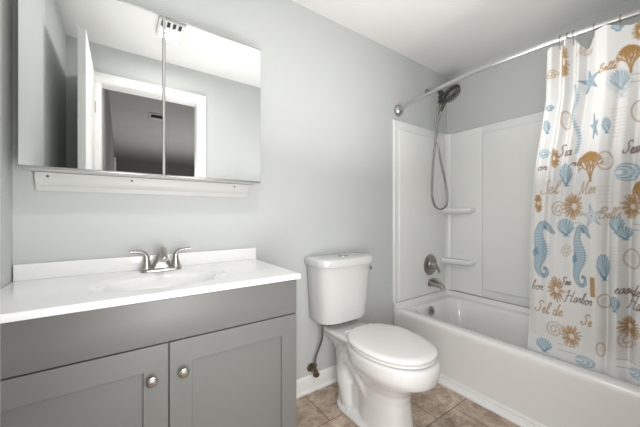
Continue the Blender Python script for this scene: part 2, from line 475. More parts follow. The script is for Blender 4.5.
# rear deck under the tank
def deck(hw, y0, y1, z, r=.03): return rrect(TX-hw, TX+hw, y0, y1, r, z, 8)
rings(bm, [deck(.050, -.42, -.16, .16), deck(.055, -.42, -.14, .24), deck(.070, -.42, -.10, .32), deck(.098, -.43, -.055, .370), deck(.128, -.43, -.035, .405), deck(.122, -.42, -.04, .421)])
# foot: flange running to the back
rings(bm, [egg(-.155, -.625, .126, 0.0, p=3.0, wide=.35), egg(-.156, -.624, .126, .016, p=3.0, wide=.35), egg(-.160, -.620, .119, .024, p=3.0, wide=.35), egg(-.18, -.60, .085, .05, p=2.6, wide=.35),
           egg(-.20, -.55, .07, .16, p=2.4, wide=.35)])
# trapway relief on both sides
for s in (-1, 1):
    tube(bm, spline([(TX+s*.045, -.44, .12), (TX+s*.060, -.385, .215), (TX+s*.064, -.315, .292), (TX+s*.060, -.245, .285), (TX+s*.056, -.215, .21), (TX+s*.060, -.235, .13), (TX+s*.062, -.265, .04)], 8), [.04, .050, .054, .052, .050, .052, .050], 18)
    tube(bm, spline([(TX+s*.072, -.31, .38), (TX+s*.070, -.27, .34), (TX+s*.058, -.195, .31), (TX+s*.048, -.175, .22), (TX+s*.050, -.20, .10), (TX+s*.060, -.215, .03)], 8), [.045, .042, .036, .032, .036, .04], 16)
bowl = obj('bowl', bm, M_PORC, t, ang=75)
md = bowl.modifiers.new('remesh', 'REMESH'); md.mode = 'VOXEL'; md.voxel_size = .006; md.use_smooth_shade = True
sm = bowl.modifiers.new('smooth', 'SMOOTH'); sm.factor = .6; sm.iterations = 6
for s in (-1, 1):
    bm = NB(); lathe(bm, (TX+s*.103, -.30, .020), (0, 0, 1), [(0, .015), (.010, .014), (.018, .009), (.021, 0)], 18)
    obj('bolt_cap', bm, M_PORC, t)
bm = NB()
SB, SF = -.292, -.737
rings(bm, [egg(SB, SF+.012, .176, .4215), egg(SB, SF+.004, .182, .425), egg(SB, SF+.004, .182, .434), egg(SB, SF+.010, .177, .4375)])
obj('seat', bm, M_SEAT, t, ang=50)
bm = NB()
rings(bm, [egg(SB+.012, SF+.012, .177, .4405), egg(SB+.012, SF+.002, .186, .443, p=2.2), egg(SB+.012, SF+.001, .187, .452, p=2.2), egg(SB+.010, SF+.006, .183, .457, p=2.2), egg(SB-.01, SF+.04, .158, .4605), egg(SB-.12, SF+.18, .06, .462)])
obj('lid', bm, M_SEAT, t, ang=50)
for s in (-1, 1):
    bm = NB(); lathe(bm, (TX+s*.078-.022, SB+.022, .437), (1, 0, 0), [(0, .009), (.002, .011), (.042, .011), (.044, .009)], 16)
    box(bm, TX+s*.078-.018, TX+s*.078+.018, SB+.006, SB+.036, .4215, .432, .003)
    obj('hinge', bm, M_SEAT, t)
# tank: flat back, bowed front
def dsec(hw, yb, yf, z, n=20, cor=.03, bow=.08):
    """flat back, front bowed forward by bow"""
    pts = []
    ys = yf+bow
    pts.append(Vector((TX+hw-.008, yb, z))); pts.append(Vector((TX+hw, yb-.008, z)))
    for k in range(n+1):
        a = PI*k/n; c_ = math.cos(a); s_ = math.sin(a)
        x = hw*math.copysign(abs(c_)**.62, c_)
        y = ys-(ys-yf)*1.0*abs(s_)**.9
        pts.append(Vector((TX+x, y, z)))
    pts.append(Vector((TX-hw, yb-.008, z))); pts.append(Vector((TX-hw+.008, yb, z)))
    return pts
bm = NB()
rings(bm, [dsec(.165, -.035, -.175, .452), dsec(.176, -.028, -.190, .458), dsec(.181, -.024, -.196, .475), dsec(.190, -.022, -.206, .64), dsec(.198, -.020, -.214, .792)])
obj('tank', bm, M_PORC, t, ang=45)
bm = NB()
rings(bm, [dsec(.203, -.016, -.222, .790), dsec(.210, -.014, -.228, .793), dsec(.212, -.012, -.230, .800), dsec(.212, -.012, -.230, .826), dsec(.209, -.014, -.227, .834), dsec(.202, -.018, -.220, .838), dsec(.15, -.04, -.18, .840)])
obj('tank_lid', bm, M_PORC, t, ang=45)
bm = NB(); lathe(bm, (TX+.01, -.115, .8395), (0, 0, 1), [(0, .031), (.003, .031), (.0045, .027), (.002, .024), (.005, .021), (.0065, 0)], 28)
obj('flush_button', bm, M_NICK, t)
bm = NB()
lathe(bm, (TX-.135, -.10, .437), (0, 0, 1), [(0, .012), (.003, .017), (.015, .017), (.018, .010)], 8)
obj('tank_nut', bm, M_BLACK, t)
bm = NB()
lathe(bm, (TX-.085, -.10, .421), (0, 0, 1), [(0, .01), (.034, .01)], 12)
obj('tank_bolt', bm, M_BLACK, t)
bm = NB()
lathe(bm, (TX+.085, -.10, .421), (0, 0, 1), [(0, .01), (.034, .01)], 12)
obj('tank_bolt', bm, M_BLACK, t)
bm = NB(); lathe(bm, (TX+.186, -.175, .755), (.85, -.5, 0), [(0, .010), (.010, .010), (.013, .006), (.0132, 0)], 14)
obj('side_plug', bm, M_NICKD, t)

# supply valve and braided line
t = thing('supply_line', 'dark braided water line and shutoff valve on the wall left of the toilet', 'water valve', (1.288, 0, .10))
bm = NB()
lathe(bm, (1.288, -.001, .145), (0, -1, 0), [(0, .026), (.004, .025), (.008, .013), (.009, .008), (.030, .008), (.032, .013), (.062, .013), (.064, .009)], 20)
lathe(bm, (1.288, -.048, .150), (0, 0, 1), [(0, .010), (.022, .010), (.024, .013), (.036, .013)], 8)
obj('valve_body', bm, M_BRASS, t)
bm = NB()
lathe(bm, (1.288, -.063, .145), (-.5, -.8, -.3), [(0, .006), (.012, .006), (.013, .019), (.020, .021), (.025, .019), (.026, 0)], 10)
obj('valve_handle', bm, M_BRASS, t)
bm = NB()
tube(bm, spline([(1.288, -.048, .186), (1.296, -.050, .23), (1.318, -.058, .29), (1.322, -.075, .34), (1.312, -.095, .39), (TX-.135, -.10, .436)], 8), .0065, 12)
obj('braided_hose', bm, M_BRAID, t)

# ------------------------------------------------------------------ bathtub
TX0, TX1, TY0, TY1 = 2.050, 2.778, YT+.004, -.004
t = thing('bathtub', 'white alcove bathtub with plain apron beside the toilet', 'bathtub', (2.42, -.76, 0))
def R(i0, i1, j0, j1, r, z): return rrect(TX0+i0, TX1-i1, TY0+j0, TY1-j1, r, z, 10)
bm = NB()
rings(bm, [R(-.001, 0, 0, 0, .006, .001), R(-.001, 0, 0, 0, .006, .034), R(.010, 0, 0, 0, .006, .042), R(.006, 0, 0, 0, .006, .30), R(0, 0, 0, 0, .006, .335), R(0, 0, 0, 0, .006, .352), R(.004, 0, 0, 0, .006, .362), R(.014, .004, .004, .004, .008, .369), R(.03, .012, .012, .012, .02, .371),
           R(.078, .05, .08, .085, .10, .368), R(.088, .06, .09, .094, .10, .362), R(.098, .07, .11, .104, .10, .345), R(.115, .085, .20, .125, .11, .24), R(.135, .105, .27, .150, .12, .12), R(.17, .14, .32, .19, .10, .085), R(.24, .21, .40, .26, .06, .078)])
# raised lip against the walls
def lip(p):
    rings(bm, p)
lip([[Vector((x, TY1, .36)), Vector((x, TY1-.050, .3705)), Vector((x, TY1-.030, .378)), Vector((x, TY1-.018, .400)), Vector((x, TY1-.010, .408)), Vector((x, TY1, .408))] for x in (TX0+.006, TX1)])
lip([[Vector((TX1, y, .36)), Vector((TX1-.050, y, .3705)), Vector((TX1-.030, y, .378)), Vector((TX1-.018, y, .400)), Vector((TX1-.010, y, .408)), Vector((TX1, y, .408))] for y in (TY1, TY0)])
obj('tub_shell', bm, M_TUB, t, ang=35)
bm = NB(); lathe(bm, (2.360, -.128, .325), (0, -1, .15), [(0, .036), (.004, .036), (.009, .031), (.010, .012), (.014, .011), (.015, 0)], 28)
ov = obj('overflow_plate', bm, M_NICKD, t)
bm = NB(); box(bm, 2.355, 2.365, -.155, -.140, .318, .350, .002)
obj('overflow_lever', bm, M_NICK, ov)
bm = NB(); lathe(bm, (2.42, -.34, .079), (0, 0, 1), [(0, .034), (.003, .034), (.004, .02), (.008, .018), (.009, 0)], 24)
obj('drain', bm, M_NICKD, t)

# ------------------------------------------------------------------ tub surround
ST, SB0 = 1.832, .4095
t = thing('tub_surround', 'glossy white three-piece tub surround with corner shelves around the tub', 'shower surround', (2.42, -.01, SB0))
bm = NB()
box(bm, 2.044, 2.748, -.009, -.001, SB0, ST, .002)
# rounded front column, raised field
box(bm, 2.044, 2.066, -.021, -.001, SB0, ST-.004, .007, 3)
box(bm, 2.104, 2.735, -.022, -.006, SB0+.004, 1.765, .007, 3)
obj('faucet_wall_panel', bm, M_SURR, t, ang=60)
bm = NB()
box(bm, 2.787, 2.797, -1.518, -.05, SB0, ST, .002)
box(bm, 2.775, 2.790, -1.20, -.326, .476, 1.768, .007, 3)
box(bm, 2.7835, 2.788, -.323, -.318, 1.768, ST-.002, .002)
obj('long_wall_panel', bm, M_SURR, t, ang=60)
bm = NB()
# coved corner
pr = [Vector((2.797, -.001, 0)), Vector((2.740, -.001, 0)), Vector((2.740, -.010, 0))]
for k in range(9):
    a = PI/2*k/8
    pr.append(Vector((2.742+.044*math.sin(a), -.054+.044*math.cos(a), 0)))
pr += [Vector((2.786, -.060, 0)), Vector((2.797, -.060, 0))]
rings(bm, [[p+Vector((0, 0, z)) for p in pr] for z in (SB0, ST)])
box(bm, 2.778, 2.797, -.320, -.05, SB0+.003, ST-.003, .006, 3)
obj('corner_column', bm, M_SURR, t, ang=50)
bm = NB(); box(bm, 2.044, 2.785, -1.524, -1.512, SB0, ST, .003)
obj('end_wall_panel', bm, M_SURR, t, ang=60)
def shelf(z):
    bm = NB(); rs = []
    for zz, o in ((z-.052, .050), (z-.042, .022), (z-.032, .006), (z-.020, .0), (z-.006, .0), (z, .004), (z+.003, .012), (z, .022)):
        pts = [Vector((2.790, -.008, zz)), Vector((2.672+o, -.008, zz)), Vector((2.676+o, -.045, zz)), Vector((2.690+o, -.09, zz)), Vector((2.705+o, -.16, zz)), Vector((2.716+o, -.225+o*.5, zz)), Vector((2.730+o*.8, -.255+o*.7, zz)), Vector((2.752+o*.4, -.268+o, zz)), Vector((2.790, -.270+o, zz))]
        rs.append(pts)
    rings(bm, rs); return bm
for z in (1.150, .702): obj('shelf', shelf(z), M_SURR, t, ang=60)

# ------------------------------------------------------------------ tub fittings
M_HEAD = mat('gunmetal_shower_head', (0.13, 0.125, 0.12), 0.28, metal=1.0)
t = thing('shower_valve', 'round nickel shower valve with lever above the tub spout', 'shower valve', (2.502, -.023, .664))
bm = NB(); lathe(bm, (2.502, -.0222, .664), (0, -1, 0), [(0, .090), (.004, .090), (.009, .085), (.011, .074), (.008, .068), (.010, .040), (.022, .034), (.024, .030)], 40)
obj('escutcheon', bm, M_NICKD, t)
bm = NB(); lathe(bm, (2.502, -.046, .664), (0, -1, 0), [(0, .029), (.018, .027), (.034, .021), (.040, .012), (.041, 0)], 28)
tube(bm, spline([(2.502, -.066, .664), (2.512, -.076, .652), (2.528, -.084, .628), (2.538, -.088, .602)], 5), [.017, .015, .011, .009], 14)
obj('lever', bm, M_NICK, t)
t = thing('tub_spout', 'nickel tub spout with diverter, mounted just below the round valve', 'tub spout', (2.502, -.023, .49))
bm = NB(); lathe(bm, (2.502, -.0222, .508), (0, -1, 0), [(0, .034), (.006, .033), (.012, .026)], 24)
tube(bm, spline([(2.502, -.028, .508), (2.502, -.07, .508), (2.502, -.105, .503), (2.502, -.132, .494), (2.502, -.142, .478)], 6), [.027, .026, .024, .022, .019], 20)
obj('spout_body', bm, M_NICKD, t)
bm = NB(); tube(bm, spline([(2.502, -.030, .540), (2.502, -.07, .548), (2.502, -.100, .541), (2.502, -.124, .524)], 5), [.009, .010, .009, .010], 14)
obj('diverter', bm, M_NICK, t)

# shower head with hand shower and hose
t = thing('hand_shower', 'dark nickel hand shower on wall arm with a long looping metal hose', 'shower head', (2.489, 0, 1.15))
bm = NB(); lathe(bm, (2.489, -.001, 2.150), (0, -1, 0), [(0, .030), (.006, .030), (.014, .022), (.016, .014)], 24)
tube(bm, spline([(2.489, -.010, 2.150), (2.489, -.06, 2.148), (2.490, -.10, 2.130), (2.492, -.128, 2.106)], 5), .0115, 14)
obj('wall_arm', bm, M_NICKD, t)
bm = NB()
lathe(bm, (2.492, -.122, 2.112), (-.2, -.6, -.75), [(0, .018), (.010, .020), (.026, .020), (.030, .015), (.048, .017)], 18)
t_ = bmesh.new(); box(t_, -.022, .022, -.026, .026, -.036, .036, .008)
merge(bm, t_, Matrix.Translation((2.458, -.165, 2.040)) @ Matrix.Rotation(math.radians(-28), 4, 'X') @ Matrix.Rotation(math.radians(20), 4, 'Y'))
lathe(bm, (2.445, -.150, 2.020), (-.1, .2, -1), [(0, .016), (.02, .015), (.03, .010), (.045, .009)], 16)
obj('bracket', bm, M_BLACK, t)
HC_ = Vector((2.490, -.222, 2.064)); HD = Vector((.10, -.58, -.78)).normalized()
bm = NB()
lathe(bm, HC_-HD*.020, HD, [(-.026, .018), (-.018, .036), (-.004, .063), (.008, .076), (.018, .079), (.024, .077), (.026, .073), (.022, .069), (.022, 0)], 40)
hd = obj('head', bm, M_HEAD, t)
bm = NB()
u_, v_ = frame(HD)
for rr_, n_ in ((.018, 6), (.036, 12), (.056, 18)):
    for k in range(n_):
        a = 2*PI*k/n_
        c_ = HC_+HD*.0015+(u_*math.cos(a)+v_*math.sin(a))*rr_
        lathe(bm, c_+HD*.020, HD, [(0, .0045), (.003, .0035), (.0035, 0)], 8)
o = obj('nozzles', bm, M_BLACK, hd)
bm = NB()
for r0 in (.027, .046, .064):
    rings(bm, [[HC_+HD*(dz+.020)+(u_*math.cos(2*PI*k/36)+v_*math.sin(2*PI*k/36))*rr for k in range(36)] for rr, dz in ((r0-.003, .001), (r0-.002, .004), (r0+.002, .004), (r0+.003, .001))], close=False, cap0=False, cap1=False)
obj('face_ring', bm, M_NICKD, hd)
bm = NB()
tube(bm, spline([HC_-HD*.022+Vector((-.02, .02, -.02)), (2.470, -.185, 2.025), (2.452, -.172, 1.975), (2.444, -.160, 1.930)], 5), [.020, .017, .014, .011], 16)
obj('handle', bm, M_HEAD, t)
bm = NB()
tube(bm, spline([(2.444, -.160, 1.935), (2.440, -.150, 1.90), (2.432, -.13, 1.785), (2.465, -.12, 1.67), (2.532, -.11, 1.513), (2.592, -.11, 1.365), (2.618, -.11, 1.235), (2.592, -.11, 1.165), (2.520, -.11, 1.140),
                 (2.440, -.11, 1.165), (2.400, -.11, 1.24), (2.396, -.11, 1.30), (2.412, -.11, 1.50), (2.428, -.12, 1.698), (2.428, -.135, 1.85), (2.432, -.145, 1.97), (2.440, -.148, 2.00)], 10), .0088, 12)
obj('hose', bm, M_HOSE, t)

# ------------------------------------------------------------------ curtain rod, hooks, curtain
RZ = 1.912
def rodx(y):
    s_ = -y/1.525
    return 2.105-.125*(math.sin(PI*min(max(s_, 0), 1)))**.9
t = thing('curtain_rod', 'bowed chrome shower rod with round wall flanges across the tub opening', 'curtain rod', (2.10, -.76, RZ))
bm = NB()
tube(bm, [(rodx(y), y, RZ) for y in np.linspace(-.030, YT+.030, 50)], .0115, 16)
obj('rod', bm, M_CHROME, t)
for y, d in ((-.001, -1), (YT+.001, 1)):
    bm = NB(); lathe(bm, (2.105, y, RZ), (-.05, d, 0), [(0, .042), (.004, .044), (.016, .042), (.028, .034), (.036, .024), (.042, .016), (.050, .014)], 30)
    obj('flange', bm, M_NICK, t)

HOOKS = [1.040, 1.065, 1.087, 1.153, 1.231, 1.290, 1.335, 1.365, 1.390]
WHERE = ['leftmost of the thin wire hooks on the rod, by the gathered curtain edge', 'second wire hook from the left, in the tight cluster of three',
         'third wire hook from the left, right end of the tight cluster', 'fourth wire hook from the left, above the dipping curtain edge',
         'fifth wire hook from the left, above the blue shell print', 'sixth wire hook along the rod from the shower head wall', 'seventh wire hook along the rod from the shower head wall',
         'eighth wire hook along the rod from the shower head wall', 'last wire hook on the rod, farthest from the shower head']
proto = None
for i, Y in enumerate(HOOKS):
    x = rodx(-Y)
    if proto is None:
        bm = NB(); pts = []
        for k in range(25):
            a = math.radians(-60+300*k/24)
            pts.append((x+.0145*math.cos(a), -Y, RZ+.002+.0145*math.sin(a)))
        pts += [(x-.004, -Y, RZ-.026), (x-.002, -Y, RZ-.042), (x+.006, -Y, RZ-.046)]
        tube(bm, pts, .0017, 8)
        proto = obj('curtain_hook', bm, M_NICKD); px = x; o = proto
    else:
        o = proto.copy(); COL.objects.link(o)
        o.location = proto.location+Vector((x-px, -(Y-HOOKS[0]), 0))
    tag(o, WHERE[i], 'curtain hook', 'wire hooks holding the shower curtain')

# pattern printed on the cloth: cloth coordinates Y (metres along the rod) and Z (height)
PR = .0024
CY0, CY1, CZ0, CZ1 = .82, 1.53, .22, 1.95
W_, H_ = int((CY1-CY0)/PR), int((CZ1-CZ0)/PR)
IMG = np.empty((H_, W_, 3), np.float32); IMG[:] = (.79, .785, .775)
INK = {'G': (.42, .235, .075), 'B': (.50, .37, .25), 'U': (.20, .40, .52), 'N': (.55, .60, .62), 'D': (.16, .09, .07), 'L': (.62, .53, .46)}
def put(mask, a0, b0, col, al):
    h, w2 = mask.shape
    y0, x0 = max(b0, 0), max(a0, 0); y1, x1 = min(b0+h, H_), min(a0+w2, W_)
    if y1 <= y0 or x1 <= x0: return
    mk = (mask[y0-b0:y1-b0, x0-a0:x1-a0]*al)[..., None]
    IMG[y0:y1, x0:x1] = IMG[y0:y1, x0:x1]*(1-mk)+np.array(col, np.float32)*mk
def stroke(pts, wd, col, al=1.0):
    """anti-aliased polyline, points in metres"""
    P = [((p[0]-CY0)/PR, (p[1]-CZ0)/PR) for p in pts]; r = wd/PR/2
    for (ax, ay), (bx, by) in zip(P[:-1], P[1:]):
        x0, x1 = int(min(ax, bx)-r-2), int(max(ax, bx)+r+3); y0, y1 = int(min(ay, by)-r-2), int(max(ay, by)+r+3)
        if x1 <= 0 or y1 <= 0 or x0 >= W_ or y0 >= H_: continue
        gx, gy = np.meshgrid(np.arange(x0, x1), np.arange(y0, y1))
        dx, dy = bx-ax, by-ay; L2 = dx*dx+dy*dy+1e-9
        tt = np.clip(((gx-ax)*dx+(gy-ay)*dy)/L2, 0, 1)
        d = np.hypot(gx-ax-tt*dx, gy-ay-tt*dy)
        put(np.clip(r+.5-d, 0, 1), x0, y0, col, al)
def poly(pts, col, al=1.0):
    P = np.array([((p[0]-CY0)/PR, (p[1]-CZ0)/PR) for p in pts])
    x0, x1 = int(P[:, 0].min())-1, int(P[:, 0].max())+2; y0, y1 = int(P[:, 1].min())-1, int(P[:, 1].max())+2
    gx, gy = np.meshgrid(np.arange(x0, x1), np.arange(y0, y1)); ins = np.zeros(gx.shape, bool)
    n = len(P)
    for i in range(n):
        ax, ay = P[i]; bx, by = P[(i+1) % n]
        c = ((ay > gy) != (by > gy))
        with np.errstate(divide='ignore', invalid='ignore'):
            xi = (bx-ax)*(gy-ay)/(by-ay+1e-12)+ax
        ins ^= c & (gx < xi)
    put(ins.astype(np.float32), x0, y0, col, al)
def arc(cx, cy, rx, ry, a0, a1, n=16): return [(cx+rx*math.cos(a0+(a1-a0)*k/n), cy+ry*math.sin(a0+(a1-a0)*k/n)) for k in range(n+1)]
rnd = random.Random(7)
def m_urchin(cx, cy, rx, ry, c):
    poly(arc(cx, cy, rx*.8, ry*.8, 0, 2*PI, 24), c, .35)
    n = 22
    for k in range(n):
        a = 2*PI*k/n+rnd.uniform(-.1, .1); f_ = rnd.uniform(.85, 1.08)
        stroke([(cx+rx*.3*math.cos(a), cy+ry*.3*math.sin(a)), (cx+rx*f_*math.cos(a), cy+ry*f_*math.sin(a))], .0058, c, .75)
    poly(arc(cx+rx*.1, cy-ry*.05, rx*.26, ry*.26, 0, 2*PI, 14), (.80, .76, .70), .8)
def m_coral(cx, cy, rx, ry, c):
    base = (cx, cy-ry)
    def br(p, a, l, wd, dep):
        q = (p[0]+l*rx*math.sin(a), p[1]+l*ry*math.cos(a))
        stroke([p, q], wd, c, .9)
        if dep > 0:
            for da in (-.50, -.05, .48): br(q, a+da+rnd.uniform(-.12, .12), l*.80, wd*.85, dep-1)
    stroke([(base[0], base[1]-ry*.2), base], .008, c)
    for a in (-.5, 0, .5): br(base, a, .62, .0062, 3)
def m_fan(cx, cy, rx, ry, c, light=False):
    hx, hy = cx+rx*.1, cy-ry*.9
    P = [(hx, hy)]+arc(cx, cy+ry*.1, rx, ry*.9, -.15*PI, 1.15*PI, 18)
    poly(P, c, .30 if light else .55)
    for k in range(8):
        a = .02*PI+PI*.96*k/7
        stroke([(hx, hy), (cx+rx*math.cos(a), cy+ry*.1+ry*.88*math.sin(a))], .004, [v*.62 for v in c], .2 if light else .65)
        if not light and k < 7:
            a += PI*.07
            stroke([(hx, hy+ry*.3), (cx+rx*.9*math.cos(a), cy+ry*.1+ry*.8*math.sin(a))], .004, (.72, .80, .84), .5)
    stroke([(hx-rx*.35, hy), (hx+rx*.35, hy)], .006, c, .7)
def m_shell(cx, cy, rx, ry, c):
    poly(arc(cx, cy, rx, ry*.8, 0, 2*PI, 24), c, .5)
    for k in range(6):
        f_ = 1-k*.16
        stroke(arc(cx-rx*.12*k, cy, rx*f_, ry*.8*f_, -.8*PI, .8*PI, 18), .0035, [v*.65 for v in c] if k % 2 == 0 else (.75, .82, .85), .7)
    for k in range(5): stroke([(cx-rx*.9, cy), (cx+rx*.9*math.cos(-1+k*.5), cy+ry*.75*math.sin(-1+k*.5))], .003, (.78, .84, .87), .6)
def m_star(cx, cy, rx, ry, c, fill=True):
    P = []
    for k in range(10):
        a = PI/2+2*PI*k/10+.15; r = 1 if k % 2 == 0 else .33
        P.append((cx+rx*r*math.cos(a), cy+ry*r*math.sin(a)))
    if fill: poly(P, c, .5)
    stroke(P+[P[0]], .0035, [v*.75 for v in c] if fill else c, .8 if fill else .6)
    for k in range(0, 10, 2): stroke([(cx, cy), P[k]], .003, [v*.7 for v in c], .6)
def m_seahorse(cx, cy, rx, ry, c):
    S = [(.75, .62), (.50, .74), (.25, .90), (-.10, .95), (-.40, .78), (-.50, .50), (-.35, .22), (-.30, 0), (-.42, -.22), (-.62, -.44), (-.70, -.66), (-.52, -.86), (-.18, -.93), (.10, -.82), (.10, -.66), (-.08, -.60), (-.22, -.70)]
    Wd = [.12, .22, .50, .54, .44, .60, .95, 1.05, .85, .60, .42, .34, .28, .22, .18, .13, .09]
    pp = spline([(a*rx+cx, b_*ry+cy, 0) for a, b_ in S], 6)
    ww = np.interp(np.linspace(0, 1, len(pp)), np.linspace(0, 1, len(Wd)), Wd)
    for i in range(len(pp)-1): stroke([pp[i][:2], pp[i+1][:2]], ww[i]*rx*1.0, [v*.6+.30 for v in c], .40)
    for i in range(4, len(pp)-4, 2):
        d = (pp[i+1]-pp[i-1]).normalized(); nx, ny = -d.y, d.x; hw = ww[i]*rx*.52
        stroke([(pp[i].x-nx*hw, pp[i].y-ny*hw), (pp[i].x+nx*hw, pp[i].y+ny*hw)], .003, [v*.55 for v in c], .6)
        stroke([(pp[i].x+nx*hw, pp[i].y+ny*hw), (pp[i].x+nx*hw*1.35, pp[i].y+ny*hw*1.35)], .003, c, .8)
    for sg in (-1, 1):
        q = []
        for i in range(1, len(pp)-1):
            d = (pp[i+1]-pp[i-1]).normalized(); hw = ww[i]*rx*.5*sg
            q.append((pp[i].x-d.y*hw, pp[i].y+d.x*hw))
        stroke(q, .003, [v*.6 for v in c], .7)
    poly([(cx-rx*.7, cy+ry*.15), (cx-rx*1.05, cy-ry*.05), (cx-rx*.95, cy-ry*.25), (cx-rx*.55, cy-ry*.12)], [v*.7 for v in c], .8)
    stroke(arc(cx+rx*.1, cy+ry*.80, rx*.07, ry*.03, 0, 2*PI, 8), .003, (.1, .18, .25), .9)
def m_tail(cx, cy, rx, ry, c):
    P = [(cx+rx*.8*math.sin(k*.42), cy+ry*(1-k/12)) for k in range(25)]
    stroke(P, rx*1.0, c, .35)
    for k, p in enumerate(P): stroke([(p[0]-rx*.7, p[1]), (p[0]+rx*.7, p[1]+.004)], .0035, [v*.7 for v in c], .6)
def m_ring(cx, cy, rx, ry, c):
    stroke(arc(cx, cy, rx, ry, 0, 2*PI, 30), .0042, c, .75)
    stroke(arc(cx, cy, rx*.88, ry*.88, 0, 2*PI, 30), .002, c, .4)
    for k in range(4): stroke([(cx-rx*.5, cy-ry*.35+k*ry*.22), (cx+rx*.5, cy-ry*.35+k*ry*.22)], .003, c, .35)
def m_nautilus(cx, cy, rx, ry, c):
    P = [(cx+rx*(1-k/50)*math.cos(k*.30), cy+ry*(1-k/50)*math.sin(k*.30)) for k in range(44)]
    stroke(P, .0042, c, .75)
    for k in range(0, 26, 3): stroke([P[k], (cx+(P[k][0]-cx)*.55, cy+(P[k][1]-cy)*.55)], .0025, c, .55)
def m_lines(cx, cy, rx, ry, c):
    n = max(2, int(ry/.006)); n = min(n, 9)
    for k in range(n):
        y = cy+ry*(1-2*k/(n-1)); x = cx-rx
        while x < cx+rx:
            l = rnd.uniform(.004, .014); stroke([(x, y), (min(x+l, cx+rx), y)], .0030, c, .6); x += l+.004
def m_block(cx, cy, rx, ry, c): poly([(cx-rx, cy-ry), (cx+rx, cy-ry), (cx+rx, cy+ry), (cx-rx, cy+ry)], c, .9)
# slanted script letters: strokes in a 1-high box, with advance width
SCR = {
 'S': (.85, [[(.80, .85), (.65, 1.0), (.42, .92), (.38, .72), (.55, .52), (.55, .22), (.30, .02), (.05, .12), (.08, .28)]]),
 'M': (1.10, [[(0, .05), (.12, .05), (.25, .95), (.45, .1), (.78, .97), (.82, .1), (1.0, .08)]]),
 'H': (1.05, [[(.05, .80), (.2, .98), (.28, .9), (.15, .05), (.05, 0)], [(.85, 1.0), (.72, .1), (.95, .08)], [(.1, .48), (.5, .55), (.85, .50)]]),
 'B': (.85, [[(.25, .95), (.15, .05)], [(.05, .85), (.4, 1.02), (.65, .82), (.25, .52), (.65, .42), (.62, .1), (.3, 0), (.12, .1)]]),
 'e': (.42, [[(.02, .18), (.28, .30), (.26, .46), (.12, .42), (.08, .15), (.22, .02), (.42, .16)]]),
 'l': (.36, [[(0, .12), (.30, .75), (.27, .97), (.14, .80), (.12, .15), (.22, .02), (.36, .16)]]),
 'a': (.50, [[(.34, .44), (.14, .44), (.04, .18), (.14, .02), (.32, .2), (.36, .44), (.34, .1), (.50, .14)]]),
 'r': (.40, [[(0, .12), (.12, .46), (.14, .36), (.30, .42), (.24, .1), (.40, .12)]]),
 'b': (.46, [[(0, .12), (.26, .78), (.22, .97), (.10, .7), (.08, .08), (.26, .04), (.32, .32), (.20, .36), (.46, .30)]]),
 'o': (.46, [[(.26, .44), (.08, .36), (.06, .08), (.24, .02), (.34, .26), (.26, .44), (.46, .36)]]),
 's': (.40, [[(0, .12), (.18, .48), (.28, .2), (.18, .02), (.04, .06)], [(.18, .04), (.40, .12)]]),
 'i': (.28, [[(0, .12), (.12, .44), (.10, .08), (.28, .12)], [(.16, .62), (.17, .66)]]),
 'd': (.50, [[(.30, .42), (.10, .42), (.04, .12), (.18, .02), (.32, .3), (.42, .97), (.34, .08), (.50, .12)]]),
 ' ': (.35, [])}
def m_text(s, cx, cy, rx, ry, c):
    tot = sum(SCR[ch][0] for ch in s); h = 2*ry; wd = 2*rx/tot; x = cx-rx
    for ch in s:
        adv, ss = SCR[ch]
        for st in ss:
            q = spline([(a, b_, 0) for a, b_ in st], 4) if len(st) > 2 else [Vector((a, b_, 0)) for a, b_ in st]
            stroke([(x+p.x*wd+(p.y-.5)*h*.25, cy+(p.y-.5)*h) for p in q], min(.0042 if c != INK['D'] else .0034, ry*.2), c, .8)
        x += adv*wd
